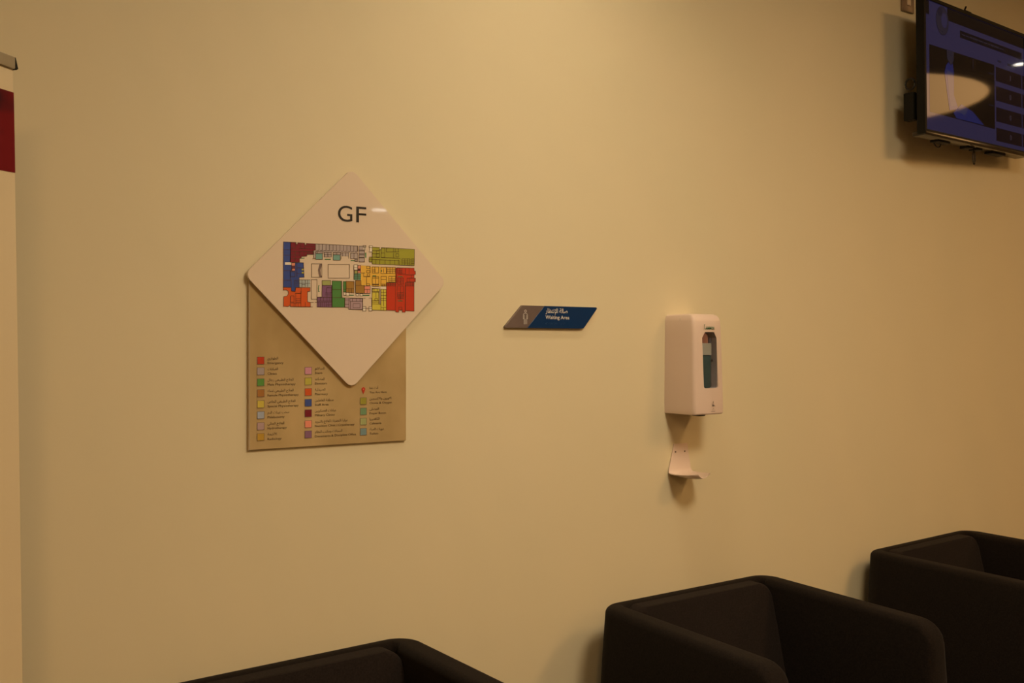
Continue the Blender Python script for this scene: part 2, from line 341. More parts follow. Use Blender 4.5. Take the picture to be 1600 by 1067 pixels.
PLAN_LINES = [(-1565,709,-1406,710),(-1406,710,-1417,289),(-1417,289,-1120,291),(-1120,291,-1106,-13),(-1106,-13,-1219,-23),(-1219,-23,-1214,-232),(-1214,-232,-1299,-235),(-1299,-235,-1307,-319),(-1307,-319,-1395,-314),(-1395,-314,-1395,-238),(-1395,-238,-1570,-239),(-1570,-239,-1565,709),(-1406,710,-1289,712),(-1289,712,-1289,672),(-1289,672,-1252,671),(-1252,671,-1252,709),(-1252,709,-1093,708),(-1093,708,-1093,673),(-1093,673,-1061,672),(-1061,672,-1061,705),(-1061,705,-849,707),(-849,707,-848,572),(-848,572,-895,562),(-895,562,-895,480),(-895,480,-1047,472),(-1047,472,-1047,434),(-1047,434,-1166,423),(-1166,423,-1174,384),(-1174,384,-1209,375),(-1209,375,-1209,304),(-1209,304,-1417,289),(-1417,289,-1406,710),(-843,500,-689,508),(-689,508,-689,383),(-689,383,-843,375),(-843,375,-843,500),(-442,495,-276,504),(-276,504,-276,387),(-276,387,-442,379),(-442,379,-442,495),(492,713,669,714),(669,714,669,667),(669,667,711,669),(711,669,711,714),(711,714,1554,720),(1554,720,1548,350),(1548,350,486,339),(486,339,492,713),(419,489,486,493),(486,493,486,387),(486,387,419,383),(419,383,419,489),(1073,275,1119,287),(1119,287,1545,295),(1545,295,1545,230),(1545,230,1579,226),(1579,226,1579,150),(1579,150,1545,143),(1545,143,1545,67),(1545,67,1579,68),(1579,68,1579,-19),(1579,-19,1545,-20),(1545,-20,1545,-681),(1545,-681,1317,-677),(1317,-677,1317,-710),(1317,-710,1238,-711),(1238,-711,1238,-665),(1238,-665,1150,-667),(1150,-667,1150,-713),(1150,-713,1071,-709),(1071,-709,1071,-677),(1071,-677,839,-673),(839,-673,839,-59),(839,-59,1074,-51),(1074,-51,1073,275),(487,-196,669,-201),(669,-201,670,-544),(670,-544,699,-543),(699,-543,699,-210),(699,-210,839,-211),(839,-211,839,-679),(839,-679,487,-675),(487,-675,487,-196),(-697,-172,-475,-165),(-475,-165,-475,-634),(-475,-634,-812,-636),(-812,-636,-812,-429),(-812,-429,-702,-421),(-702,-421,-697,-172),(-697,-67,-503,-60),(-503,-60,-503,-166),(-503,-166,-697,-172),(-697,-172,-697,-67),(63,176,132,178),(132,178,132,113),(132,113,63,110),(63,110,63,176),(-464,-66,-242,-63),(-242,-63,-233,-421),(-233,-421,-171,-425),(-171,-425,-171,-628),(-171,-628,-469,-634),(-469,-634,-464,-66),(-205,-70,-137,-67),(-137,-67,-137,-294),(-137,-294,-205,-296),(-205,-296,-205,-70),(-137,-62,51,-60),(51,-60,51,-314),(51,-314,-137,-302),(-137,-302,-137,-62),(86,-33,218,-36),(218,-36,218,-141),(218,-141,300,-144),(300,-144,300,-315),(300,-315,86,-313),(86,-313,86,-33),(300,-152,440,-147),(440,-147,440,-311),(440,-311,300,-315),(300,-315,300,-152),(-1388,278,-1308,282),(-1308,282,-1308,219),(-1308,219,-1388,215),(-1388,215,-1388,278),(-1377,158,-1308,161),(-1308,161,-1308,115),(-1308,115,-1377,112),(-1377,112,-1377,158),(140,292,210,295),(210,295,210,221),(210,221,140,218),(140,218,140,292),(135,173,210,176),(210,176,210,132),(210,132,135,129),(135,129,135,173),(-1570,-244,-1395,-243),(-1395,-243,-1387,-321),(-1387,-321,-1307,-324),(-1307,-324,-1294,-240),(-1294,-240,-971,-230),(-971,-230,-971,-309),(-971,-309,-1030,-316),(-1030,-316,-1030,-532),(-1030,-532,-965,-543),(-965,-543,-960,-640),(-960,-640,-1414,-642),(-1414,-642,-1421,-609),(-1421,-609,-1466,-643),(-1466,-643,-1564,-640),(-1564,-640,-1559,-437),(-1559,-437,-1493,-425),(-1493,-425,-1459,-379),(-1459,-379,-1459,-323),(-1459,-323,-1506,-292),(-1506,-292,-1570,-302),(-1570,-302,-1570,-244),(-165,-425,253,-422),(253,-422,259,-677),(259,-677,-74,-673),(-74,-673,-74,-631),(-74,-631,-165,-628),(-165,-628,-165,-425),(-1565,546,-1417,554),(-1565,428,-1417,435),(-1565,107,-1395,114),(-1565,-93,-1395,-87),(-1388,235,-1387,115),(-1414,113,-1414,-88),(-1414,88,-1308,93),(-1308,93,-1307,-8),(-1307,-8,-1414,-12),(-1414,-12,-1414,88),(-1268,284,-1267,-19),(-1268,178,-1112,185),(-1267,56,-1112,63),(-1395,-87,-1395,-233),(-1321,-85,-1321,-231),(-1321,-85,-1214,-81),(-1321,-148,-1214,-144),(-1294,-116,-1219,-114),(-1294,-185,-1219,-182),(-1295,699,-1295,586),(-1182,706,-1182,592),(-1093,711,-1093,597),(-1406,585,-1308,590),(-1214,590,-848,610),(-1080,656,-849,669),(-1406,517,-889,544),(-1308,522,-1308,300),(-1201,527,-1201,426),(-1107,532,-1107,431),(-1031,537,-1031,473),(-993,539,-993,475),(-949,541,-949,477),(-917,543,-917,479),(-1406,441,-1209,451),(-1406,366,-1209,375),(-849,707,137,717),(137,717,137,598),(-769,703,-769,571),(-824,568,-780,571),(-689,703,-689,573),(-744,570,-700,573),(-609,704,-609,575),(-664,572,-620,575),(-528,705,-528,577),(-584,574,-539,577),(-448,706,-447,579),(-503,576,-459,579),(-366,706,-366,582),(-422,579,-377,581),(-285,707,-285,584),(-341,581,-296,583),(-203,708,-203,586),(-259,583,-214,585),(-120,708,-120,588),(-177,585,-132,587),(-38,709,-38,590),(-95,587,-49,589),(45,710,45,592),(-12,589,34,591),(129,711,129,594),(71,591,117,594),(-843,541,-678,550),(-678,550,-678,509),(-678,509,-843,500),(-843,500,-843,541),(-807,543,-807,502),(-650,536,-481,545),(-481,545,-481,447),(-481,447,-650,438),(-650,438,-650,536),(-567,540,-567,443),(-650,487,-481,496),(-442,542,-265,551),(-265,551,-265,504),(-265,504,-442,495),(-442,495,-442,542),(-361,546,-361,500),(-223,551,-222,475),(-152,555,-152,479),(-75,559,-75,483),(-265,546,-75,556),(-256,474,-256,409),(-75,483,-75,431),(-32,553,137,562),(137,562,137,438),(137,438,-32,430),(-32,430,-32,553),(48,557,48,434),(68,425,137,428),(137,428,137,381),(137,381,68,377),(68,377,68,425),(-889,539,-889,388),(-917,387,-843,391),(169,713,299,720),(299,720,299,636),(299,636,169,629),(169,629,169,713),(169,611,299,618),(299,618,299,552),(299,552,169,545),(169,545,169,611),(169,527,299,533),(299,533,299,475),(299,475,169,469),(169,469,169,527),(169,458,299,465),(299,465,299,378),(299,378,169,372),(169,372,169,458),(299,712,299,373),(270,737,337,741),(337,741,337,701),(337,701,270,698),(270,698,270,737),(317,740,317,634),(419,740,492,744),(492,744,492,705),(492,705,419,701),(419,701,419,740),(428,701,428,632),(410,600,486,604),(-938,279,-703,290),(-703,290,-703,2),(-703,2,-938,-7),(-938,-7,-938,279),(-559,283,-58,306),(-58,306,-57,6),(-57,6,-559,-13),(-559,-13,-559,283),(-944,-58,-815,-53),(-815,-53,-815,-470),(-815,-470,-943,-473),(-943,-473,-944,-58),(-957,-543,-894,-541),(-861,-540,-807,-539),(-957,-637,-916,-636),(48,301,135,305),(135,305,135,192),(135,192,48,188),(48,188,48,301),(48,240,135,244),(48,301,48,-27),(135,305,135,-23),(48,83,213,90),(48,41,213,48),(48,5,213,11),(486,633,669,643),(486,564,669,573),(592,639,592,490),(592,570,669,573),(592,490,669,494),(669,714,669,494),(486,490,669,499),(419,489,486,493),(419,442,486,445),(711,703,800,708),(800,708,800,500),(800,500,711,496),(711,496,711,703),(711,594,800,599),(839,708,1019,718),(1019,718,1019,632),(1019,632,839,622),(839,622,839,708),(1064,715,1064,634),(1140,719,1140,638),(1019,632,1155,639),(1079,595,1149,598),(1149,598,1149,528),(1149,528,1079,525),(1079,525,1079,595),(1019,600,1019,511),(711,493,1186,500),(486,440,1170,446),(581,434,581,338),(675,438,675,342),(809,445,809,348),(929,450,929,354),(1049,456,1049,359),(1140,461,1140,364),(1170,446,1170,349),(1231,489,1437,499),(1437,499,1437,355),(1437,355,1231,346),(1231,346,1231,489),(1302,493,1302,349),(1369,496,1369,352),(1231,441,1437,450),(1231,395,1437,404),(1471,498,1548,502),(1548,502,1548,350),(1548,350,1471,346),(1471,346,1471,498),(1471,449,1548,453),(1471,400,1548,404),(1511,500,1511,348),(352,285,431,289),(431,289,431,236),(431,236,352,233),(352,233,352,285),(352,188,431,191),(431,191,431,146),(431,146,352,143),(352,143,352,188),(218,130,308,133),(279,132,279,66),(279,53,440,59),(367,114,431,117),(431,117,431,72),(431,72,367,70),(367,70,367,114),(352,56,352,-137),(352,-102,431,-100),(431,-100,431,-139),(431,-139,352,-142),(352,-142,352,-102),(440,292,440,139),(492,276,652,283),(652,283,652,147),(652,147,492,141),(492,141,492,276),(492,212,572,216),(492,180,572,184),(557,279,557,143),(705,280,839,286),(839,286,839,141),(839,141,705,136),(705,136,705,280),(770,245,770,165),(854,284,1067,293),(1067,293,1067,156),(1067,156,854,147),(854,147,854,284),(929,287,929,150),(998,290,998,153),(854,236,1067,245),(854,196,1067,204),(492,61,652,67),(652,67,652,-111),(652,-111,492,-116),(492,-116,492,61),(492,27,652,33),(572,64,572,-95),(705,75,839,80),(839,80,839,-120),(839,-120,705,-125),(705,-125,705,75),(705,8,839,13),(899,82,1067,89),(1067,89,1068,-37),(1068,-37,899,-43),(899,-43,899,82),(974,85,974,-41),(899,26,1067,32),(899,-11,1067,-5),(492,-106,652,-100),(652,-100,652,-148),(652,-148,492,-153),(492,-153,492,-106),(528,-104,528,-152),(572,-103,572,-151),(610,-101,610,-149),(705,-98,839,-94),(839,-94,839,-139),(839,-139,705,-143),(705,-143,705,-98),(750,-97,750,-142),(794,-95,794,-141),(1073,280,1074,-51),(1095,281,1095,-50),(1125,279,1231,284),(1231,284,1231,149),(1231,149,1125,145),(1125,145,1125,279),(1125,220,1231,225),(1125,185,1231,190),(1180,282,1180,147),(1323,288,1323,153),(1415,292,1415,157),(1125,145,1323,153),(1317,134,1545,143),(1363,60,1545,67),(1545,67,1545,-20),(1545,-20,1363,-27),(1363,-27,1363,60),(1431,62,1431,-24),(1477,140,1477,64),(1119,53,1271,59),(1271,59,1271,-79),(1271,-79,1119,-84),(1119,-84,1119,53),(1195,56,1195,-81),(1119,10,1271,16),(1119,-36,1271,-30),(1332,-36,1539,-29),(1539,-29,1539,-110),(1539,-110,1332,-117),(1332,-117,1332,-36),(1385,-34,1385,-115),(1446,-32,1446,-113),(1499,-30,1499,-112),(1332,-77,1539,-70),(854,-64,1064,-56),(1064,-56,1065,-126),(1065,-126,854,-133),(854,-133,854,-64),(899,-62,899,-132),(944,-61,944,-130),(1004,-58,1004,-128),(854,-98,1065,-91),(1071,-51,1071,-677),(1323,-42,1323,-672),(1317,-118,1317,-664),(1119,-124,1271,-119),(1271,-119,1271,-368),(1271,-368,1119,-372),(1119,-372,1119,-124),(1195,-122,1195,-451),(1119,-278,1271,-273),(1119,-310,1271,-306),(1119,-342,1271,-338),(1119,-407,1271,-403),(1150,-600,1232,-598),(1232,-598,1232,-666),(1232,-666,1150,-667),(1150,-667,1150,-600),(493,-206,664,-201),(664,-201,664,-265),(664,-265,493,-270),(493,-270,493,-206),(534,-205,534,-268),(616,-202,616,-266),(493,-291,664,-286),(581,-288,581,-400),(557,-422,622,-420),(622,-420,622,-468),(622,-468,557,-469),(557,-469,557,-422),(652,-265,652,-544),(493,-468,664,-464),(493,-503,664,-499),(493,-542,664,-538),(705,-215,705,-676),(839,-211,839,-673),(770,-221,771,-581),(705,-277,839,-273),(705,-348,839,-345),(705,-418,839,-414),(705,-463,839,-460),(705,-615,839,-612),(771,-613,771,-675),(-592,-217,-481,-214),(-481,-214,-480,-330),(-480,-330,-592,-333),(-592,-333,-592,-217),(-586,-333,-586,-418),(-628,-334,-480,-330),(-628,-375,-480,-371),(-807,-429,-475,-420),(-475,-420,-475,-500),(-475,-500,-807,-508),(-807,-508,-807,-429),(-738,-427,-738,-507),(-669,-425,-669,-505),(-586,-423,-586,-503),(-525,-421,-525,-501),(-779,-533,-779,-636),(-741,-532,-741,-635),(-697,-531,-697,-634),(-647,-530,-647,-633),(-600,-529,-600,-632),(-544,-528,-544,-631),(-807,-534,-475,-526),(-600,-586,-475,-583),(-464,-66,-464,-634),(-253,-64,-253,-422),(-464,-252,-253,-245),(-464,-428,-253,-422),(-205,-244,-137,-242),(-137,-224,51,-218),(-74,-222,-74,-318),(-9,-219,-9,-316),(300,-144,300,-315),(86,-146,218,-141),(86,-33,86,-321),(300,-228,440,-224),(370,-226,370,-313),(-1214,-73,-971,-64),(-1214,-146,-971,-138),(-1155,-71,-1155,-218),(-1079,-68,-1079,-215),(-1030,-66,-1030,-214),(-1155,-172,-1079,-170),(-1173,-236,-1173,-358),(-1307,-362,-1173,-358),(-1294,-361,-1181,-358),(-1181,-358,-1181,-543),(-1181,-543,-1294,-546),(-1294,-546,-1294,-361),(-1294,-475,-1181,-472),(-1294,-513,-1181,-510),(-1414,-428,-1414,-642),(-1406,-415,-1334,-413),(-1334,-413,-1334,-547),(-1334,-547,-1406,-548),(-1406,-548,-1406,-415),(-1406,-566,-1181,-561),(-1334,-564,-1334,-640),(-1294,-563,-1294,-639),(-1240,-562,-1240,-638),(-1181,-315,-1181,-644),(-1079,-546,-1079,-640),(-160,-471,-74,-469),(-160,-563,-74,-561),(-74,-425,-74,-673),(-46,-437,248,-430),(248,-430,248,-493),(248,-493,-46,-500),(-46,-500,-46,-437),(11,-436,11,-499),(106,-433,106,-496),(193,-431,193,-494),(29,-545,193,-541),(193,-541,193,-633),(193,-633,29,-637),(29,-637,29,-545),(-37,-500,253,-493),(253,-493,253,-666),(253,-666,-37,-672),(-37,-672,-37,-500),(259,-606,338,-604),(338,-604,338,-701),(338,-701,259,-703),(259,-703,259,-606),(411,-602,484,-601),(484,-601,484,-699),(484,-699,411,-700),(411,-700,411,-602),(265,-645,484,-640),(265,-421,323,-420),(411,-417,487,-415),(259,-421,259,-606),(478,-416,478,-601),(-194,-303,-143,-302),(-143,-302,-143,-372),(-143,-372,-194,-374),(-194,-374,-194,-303),(-137,-309,-66,-307),(-66,-307,-66,-378),(-66,-378,-137,-380),(-137,-380,-137,-309),(97,-326,155,-324),(155,-324,155,-372),(155,-372,97,-373),(97,-373,97,-326),(193,-323,259,-321),(259,-321,259,-369),(259,-369,193,-371),(193,-371,193,-323)]
LEGEND_ROWS = [
(0.7494, 1.3665, 0.0148, (0.534, 0.053, 0.018), 'الطوارئ', 'Emergency', 0.7641, 0.0231, 0.0349),
(0.7494, 1.3444, 0.0148, (0.424, 0.372, 0.401), 'العيادات', 'Clinics', 0.7642, 0.0226, 0.0199),
(0.7494, 1.3216, 0.0148, (0.113, 0.324, 0.073), 'العلاج الطبيعي رجال', 'Male Physiotherapy', 0.7642, 0.0568, 0.0614),
(0.7495, 1.2991, 0.0148, (0.424, 0.194, 0.054), 'العلاج الطبيعي نساء', 'Female Physiotherapy', 0.7642, 0.057, 0.0684),
(0.7495, 1.2764, 0.0148, (0.658, 0.556, 0.098), 'العلاج الطبيعي الخاص', 'Special Physiotherapy', 0.7642, 0.0609, 0.0684),
(0.7495, 1.2537, 0.0148, (0.378, 0.447, 0.584), 'سحب عينات الدم', 'Phlebotomy', 0.7642, 0.0473, 0.0372),
(0.7495, 1.2308, 0.0148, (0.495, 0.358, 0.383), 'العلاج المائي', 'Hydrotherapy', 0.7642, 0.0365, 0.0423),
(0.7495, 1.2085, 0.0148, (0.549, 0.344, 0.054), 'الأشعة', 'Radiology', 0.7643, 0.0199, 0.0304),
(0.8541, 1.3439, 0.0151, (0.658, 0.324, 0.458), 'السلالم', 'Stairs', 0.8694, 0.0221, 0.0169),
(0.8541, 1.3214, 0.0151, (0.549, 0.512, 0.098), 'المصاعد', 'Elevators', 0.8694, 0.0221, 0.0282),
(0.8542, 1.2987, 0.0151, (0.658, 0.111, 0.026), 'الصيدلية', 'Pharmacy', 0.8695, 0.0238, 0.0299),
(0.8542, 1.2759, 0.0151, (0.056, 0.097, 0.366), 'منطقة العاملين', 'Staff Area', 0.8695, 0.043, 0.0313),
(0.8542, 1.2535, 0.0151, (0.214, 0.018, 0.034), 'عيادات العسكريين', 'Military Clinics', 0.8695, 0.0492, 0.0457),
(0.8542, 1.2305, 0.0151, (0.9, 0.324, 0.229), 'عيادة التغذية / العلاج بالتبريد', 'Nutrition Clinic / Cryotherapy', 0.8695, 0.0766, 0.0928),
(0.8542, 1.2085, 0.0151, (0.273, 0.141, 0.264), 'السجلات ومكتب النظام', 'Documents & Discipline Office', 0.8695, 0.0637, 0.0964),
(0.9836, 1.299, 0.0149, None, 'أنت هنا', 'You Are Here', 0.9988, 0.021, 0.0422),
(0.9836, 1.2754, 0.0149, (0.359, 0.344, 0.054), 'الاوزون والاكسجين', 'Ozone & Oxygen', 0.9988, 0.0536, 0.0551),
(0.9837, 1.2526, 0.0149, (0.187, 0.344, 0.198), 'المصلى', 'Prayer Room', 0.9988, 0.0231, 0.0408),
(0.9837, 1.2303, 0.0149, (0.404, 0.471, 0.217), 'الكافتيريا', 'Cafeteria', 0.9988, 0.0245, 0.0287),
(0.9837, 1.2078, 0.0149, (0.2, 0.324, 0.366), 'دورات المياه', 'Toilets', 0.9988, 0.0351, 0.0217)]

# ------------------------------------------------------------------ diamond map panel
CX, CZ = 0.9522, 1.5434
YD = 1.986
t = empty('map_panel', (CX, YD + 0.01, CZ))
tag(t, 'white diamond shaped acrylic panel printed GF above a coloured floor plan', 'sign')
H = 0.2395
pts = round_poly([(0, -H), (H, 0), (0, H), (-H, 0)], 0.016, 8)
plate('panel_board', pts, -0.01, -0.0030, M_ACRYL, t, bevel=0.0006)
for sx, sz, yb in ((-0.06, 0.10, 0.0038), (0.06, 0.10, 0.0038)):     # stand-offs behind the panel
    bm = bmesh.new(); tube_bm(bm, [(sx, -0.0034, sz), (sx, yb, sz)], 0.008, 12)
    from_bm('spacer', bm, M_SCREW, t)
names = list(PLAN_AREAS)
pmats = [mat('plan_' + k, PLAN_COLOURS[k], 0.3) for k in names]
bm = bmesh.new()
order = ['blue','maroon','grey','teal','olive','amber','red','yellow','purple','lime','green','brown','mint','mauve','pale','orange','salmon','rust','white','arrow','counter','dot']
for li, k in enumerate(order):
    y = -0.0103 - 0.00002*li
    for p in PLAN_AREAS[k]:
        poly_face(bm, [(a*1e-4, b*1e-4) for a, b in p], y, names.index(k))
print_obj('floor_plan_print', bm, pmats, t)
bm = bmesh.new()
for a, b, c, d in PLAN_LINES:
    stroke(bm, [(a*1e-4, b*1e-4), (c*1e-4, d*1e-4)], 0.00085, -0.0109)
print_obj('plan_wall_lines', bm, [M_LINE], t)
bm = bmesh.new()
put_text(bm, 'G', -0.0328, 0.1233, -0.0105, 0.0340, 0.0360, res=8, bold=0.001)
put_text(bm, 'F', 0.0104, 0.1233, -0.0105, 0.0242, 0.0370, res=4, bold=0.001)
print_obj('lettering', bm, [M_BLACK], t)

# ------------------------------------------------------------------ square legend panel
YL = 1.9935
lx0, lx1, lz0, lz1 = 0.7238, 1.0905, 1.1828, 1.536
t = empty('legend_panel', ((lx0+lx1)/2, 2.0, (lz0+lz1)/2))
tag(t, 'square bronze coloured legend panel with coloured keys below the white diamond panel', 'sign')
ox, oz = (lx0+lx1)/2, (lz0+lz1)/2
hw, hh = (lx1-lx0)/2, (lz1-lz0)/2
plate('panel_board', [(-hw, -hh), (hw, -hh), (hw, hh), (-hw, hh)], YL - 2.0, -0.001, M_BRONZE, t, bevel=0.0004)
bm = bmesh.new()
stroke(bm, [(-hw + 0.0012, -hh), (-hw + 0.0012, hh)], 0.0016, YL - 2.0 - 0.0004)
print_obj('edge_strip', bm, [M_EDGE], t)
tx = bmesh.new(); kmats = []; km = bmesh.new()
for r in LEGEND_ROWS:
    cx, cz, w, colr, ar, en, lx, aw, ew = r
    if colr:
        kmats.append(mat('key_colour', colr, 0.35))
        o = plate('key_square', [(cx-ox-w/2, cz-oz-w/2), (cx-ox+w/2, cz-oz-w/2), (cx-ox+w/2, cz-oz+w/2), (cx-ox-w/2, cz-oz+w/2)], YL-2.0-0.0009, YL-2.0-0.00005, kmats[-1], t)
        bm = bmesh.new()
        q = w/2
        stroke(bm, [(cx-ox-q, cz-oz-q), (cx-ox+q, cz-oz-q), (cx-ox+q, cz-oz+q), (cx-ox-q, cz-oz+q)], 0.0007, YL-2.0-0.00105, closed=True)
        print_obj('key_outline', bm, [M_GREYPR], o)
    else:
        pm = mat('pin_red', (0.55, 0.05, 0.03), 0.3)
        bm = bmesh.new()
        pr = 0.0044; pz = cz - oz + 0.0022; px = cx - ox
        pp = [(px, pz - 0.0105)] + [(px + pr*math.cos(a), pz + pr*math.sin(a)) for a in [math.radians(-25 + k*230/14) for k in range(15)]]
        plate_bm(bm, pp, YL-2.0-0.0009, YL-2.0-0.0001)
        o = from_bm('map_pin_mark', bm, pm, t)
        bm = bmesh.new(); poly_face(bm, disc_pts(px, pz, 0.0017, 12), YL-2.0-0.0011)
        print_obj('pin_dot', bm, [mat('pin_dot', (0.75, 0.2, 0.12), 0.4)], o)
    put_text(tx, en, lx - ox, cz - oz - 0.0073, YL-2.0-0.0006, ew, 0.0050, res=2)
    put_text(tx, arabic(ar), lx - ox, cz - oz + 0.0022, YL-2.0-0.0006, aw, 0.0055, res=2)
print_obj('lettering', tx, [M_LEGTEXT], t)

# ------------------------------------------------------------------ waiting area sign
t = empty('room_sign', (1.505, 2.0, 1.468))
tag(t, 'slanted blue and taupe plaque reading Waiting Area beside the hand dispenser', 'sign')
def S(x, z): return (x - 1.505, z - 1.468)
YS = -0.008
tl, tr, br, bl = S(1.4122, 1.4955), S(1.6510, 1.4955), S(1.6060, 1.4403), S(1.3584, 1.4403)
st, sb = S(1.4795, 1.4955), S(1.4262, 1.4403)
plate('taupe_plate', round_poly([bl, sb, st, tl], [0.002, 0, 0, 0.001]), YS, -0.0003, M_SIGNGREY, t, bevel=0.0004)
br2 = S(1.6030, 1.4403)
plate('blue_plate', round_poly([sb, br2, tr, st], [0, 0.010, 0.003, 0], 6), YS - 0.0006, -0.0003, M_SIGNBLUE, t, bevel=0.0004)
bm = bmesh.new()
put_text(bm, 'Waiting Area', 1.4818-1.505, 1.4632-1.468, YS-0.0008, 0.0752, 0.0095, res=3, bold=0.012)
put_text(bm, arabic('صالة الإنتظار'), 1.4822-1.505, 1.4785-1.468, YS-0.0008, 0.0690, 0.0115, res=3, bold=0.012)
print_obj('lettering', bm, [M_SIGNTEXT], t)
bm = bmesh.new()      # outlined standing figure
fx, fz = 1.4209 - 1.505, 0.0
ho = disc_pts(fx, 1.4815-1.468, 0.0035, 20); hi = disc_pts(fx, 1.4815-1.468, 0.0021, 20)
for k in range(20):
    poly_face(bm, [ho[k], ho[(k+1) % 20], hi[(k+1) % 20], hi[k]], YS-0.0004)
B_ = [(-0.0062, 1.4628), (-0.0064, 1.4720), (-0.0048, 1.4752), (-0.0022, 1.4762), (0.0022, 1.4762), (0.0048, 1.4752), (0.0064, 1.4720), (0.0062, 1.4628)]
stroke(bm, [(fx+a, b-1.468) for a, b in B_], 0.0013, YS-0.0004)
stroke(bm, [(fx-0.0062, 1.4628-1.468), (fx-0.0042, 1.4628-1.468)], 0.0013, YS-0.0004)
stroke(bm, [(fx+0.0062, 1.4628-1.468), (fx+0.0042, 1.4628-1.468)], 0.0013, YS-0.0004)
for a in (-0.0038, 0.0038):
    stroke(bm, [(fx+a, 1.4718-1.468), (fx+a, 1.4500-1.468)], 0.0013, YS-0.0004)
stroke(bm, [(fx-0.0004, 1.4618-1.468), (fx-0.0004, 1.4500-1.468)], 0.0014, YS-0.0004)
print_obj('pictogram', bm, [M_SIGNTEXT], t)
bm = bmesh.new()      # braille line
BR = {'w':'2456','a':'1','i':'24','t':'2345','n':'1345','g':'1245','r':'1235','e':'15',' ':''}
for i, ch in enumerate('waiting area'):
    for dchar in BR[ch]:
        k = int(dchar) - 1
        x = 1.4822 - 1.505 + i*0.0054 + (k // 3)*0.0022; z = 1.4535 - 1.468 - (k % 3)*0.0022
        tube_bm(bm, [(x, YS-0.0004, z), (x, YS-0.0012, z)], 0.0007, 6)
from_bm('braille_dots', bm, M_BRAILLE, t)

# ------------------------------------------------------------------ hand dispenser
t = empty('soap_dispenser', (1.948, 2.0, 1.2134))
tag(t, 'white plastic wall hand sanitizer dispenser with a dark narrow window', 'dispenser')
HW = 0.055
def disp_body():
    bm = bmesh.new()
    # stacked horizontal rings, front (towards -y) slightly bowed, deeper at the foot
    rings = []
    levels = [(0.000, -0.1150, 0.0), (0.003, -0.1170, 0.0006), (0.012, -0.1175, 0.001), (0.06, -0.1165, 0.001), (0.14, -0.1140, 0.0006), (0.22, -0.1115, 0.0), (0.248, -0.1095, 0.0), (0.258, -0.1065, -0.0016), (0.264, -0.1010, -0.004), (0.2675, -0.0930, -0.009)]
    for z, yf, dw in levels:
        w = HW + dw - 0.003*max(0, (z-0.02))/0.25*0.5
        r = 0.010
        out = round_poly([(-w, -0.0005), (-w, yf + 0.004), (0, yf - 0.0035), (w, yf + 0.004), (w, -0.0005)], [0, r, 0.12, r, 0], 5)
        rings.append([bm.verts.new((x, y, z)) for x, y in out])
    for a, b in zip(rings, rings[1:]):
        n = len(a)
        for k in range(n): bm.faces.new((a[k], a[(k+1) % n], b[(k+1) % n], b[k]))
    bm.faces.new(rings[0][::-1]); bm.faces.new(rings[-1])
    bmesh.ops.recalc_face_normals(bm, faces=bm.faces[:])
    me = bpy.data.meshes.new('housing'); bm.to_mesh(me); bm.free()
    return me
body = bpy.data.objects.new('b', disp_body()); COL.objects.link(body)
WIN = round_poly([(-0.0235, 0.070), (0.0315, 0.070), (0.0290, 0.204), (0.0185, 0.2195), (-0.0155, 0.2195), (-0.0255, 0.204)], [0.006, 0.006, 0.002, 0.003, 0.003, 0.002], 4)
bm = bmesh.new(); plate_bm(bm, WIN, -0.20, -0.060); bmesh.ops.recalc_face_normals(bm, faces=bm.faces[:])
me = bpy.data.meshes.new('c'); bm.to_mesh(me); bm.free()
cut = bpy.data.objects.new('c', me); COL.objects.link(cut)
md = body.modifiers.new('w', 'BOOLEAN'); md.operation = 'DIFFERENCE'; md.object = cut; md.solver = 'EXACT'
dg = bpy.context.evaluated_depsgraph_get(); dg.update()
me = bpy.data.meshes.new_from_object(body.evaluated_get(dg)); me.name = 'housing'
bpy.data.objects.remove(body); bpy.data.objects.remove(cut)
shade(me, 28)
me.materials.clear()
link('housing', me, M_PLASTIC, t)
plate('window_back', [(x*0.99, z) for x, z in WIN], -0.064, -0.0605, M_RECESS, t)
plate('window', WIN, -0.1105, -0.1090, M_GLASS, t)
# seam between rear shell and front cover
bm = bmesh.new()
tube_bm(bm, [(-HW+0.0018, -0.0570, 0.2475), (-HW+0.0026, -0.0570, 0.2560), (-HW+0.0062, -0.0570, 0.2630), (-HW+0.0112, -0.0570, 0.2672)], 0.0006, 6)
from_bm('cover_seam', bm, mat('seam_shadow', (0.55, 0.46, 0.42), 0.6), t)
# bottle inside
bm = bmesh.new()
box_bm(bm, -0.0235, 0.0165, -0.104, -0.068, 0.070, 0.158, 0.004)
b1 = from_bm('gel_bottle', bm, M_GEL, t, smooth=True)
bm = bmesh.new()
prof = [(0.0190, 0.158), (0.0190, 0.208), (0.0165, 0.214), (0.0110, 0.218), (0.006, 0.219)]
rings = [[bm.verts.new((-0.0045 + r*math.cos(2*PI*k/20), -0.086 + r*math.sin(2*PI*k/20), z)) for k in range(20)] for r, z in prof]
for a, b in zip(rings, rings[1:]):
    for k in range(20): bm.faces.new((a[k], a[(k+1) % 20], b[(k+1) % 20], b[k]))
bm.faces.new(rings[0][::-1]); bm.faces.new(rings[-1])
from_bm('bottle_neck', bm, M_PUMP, b1, smooth=True)
box('bottle_label', -0.0230, 0.0145, -0.1065, -0.1050, 0.158, 0.190, M_LABEL, b1)
box('pump_tube', 0.0185, 0.0265, -0.095, -0.085, 0.072, 0.205, M_RECESS, b1, bevel=0.002)
box('tube_collar', 0.0168, 0.0285, -0.098, -0.083, 0.140, 0.146, M_GREYPR, b1)
bm = bmesh.new()
put_text(bm, 'AMMOS', -0.0155, 0.2265, -0.1148, 0.0330, 0.0068, res=3, bold=0.03)
print_obj('logo_lettering', bm, [M_GREEN], t)
bm = bmesh.new()
stroke(bm, [(-0.0205, 0.2385), (-0.0190, 0.2300), (-0.0175, 0.2275)], 0.0016, -0.1148)
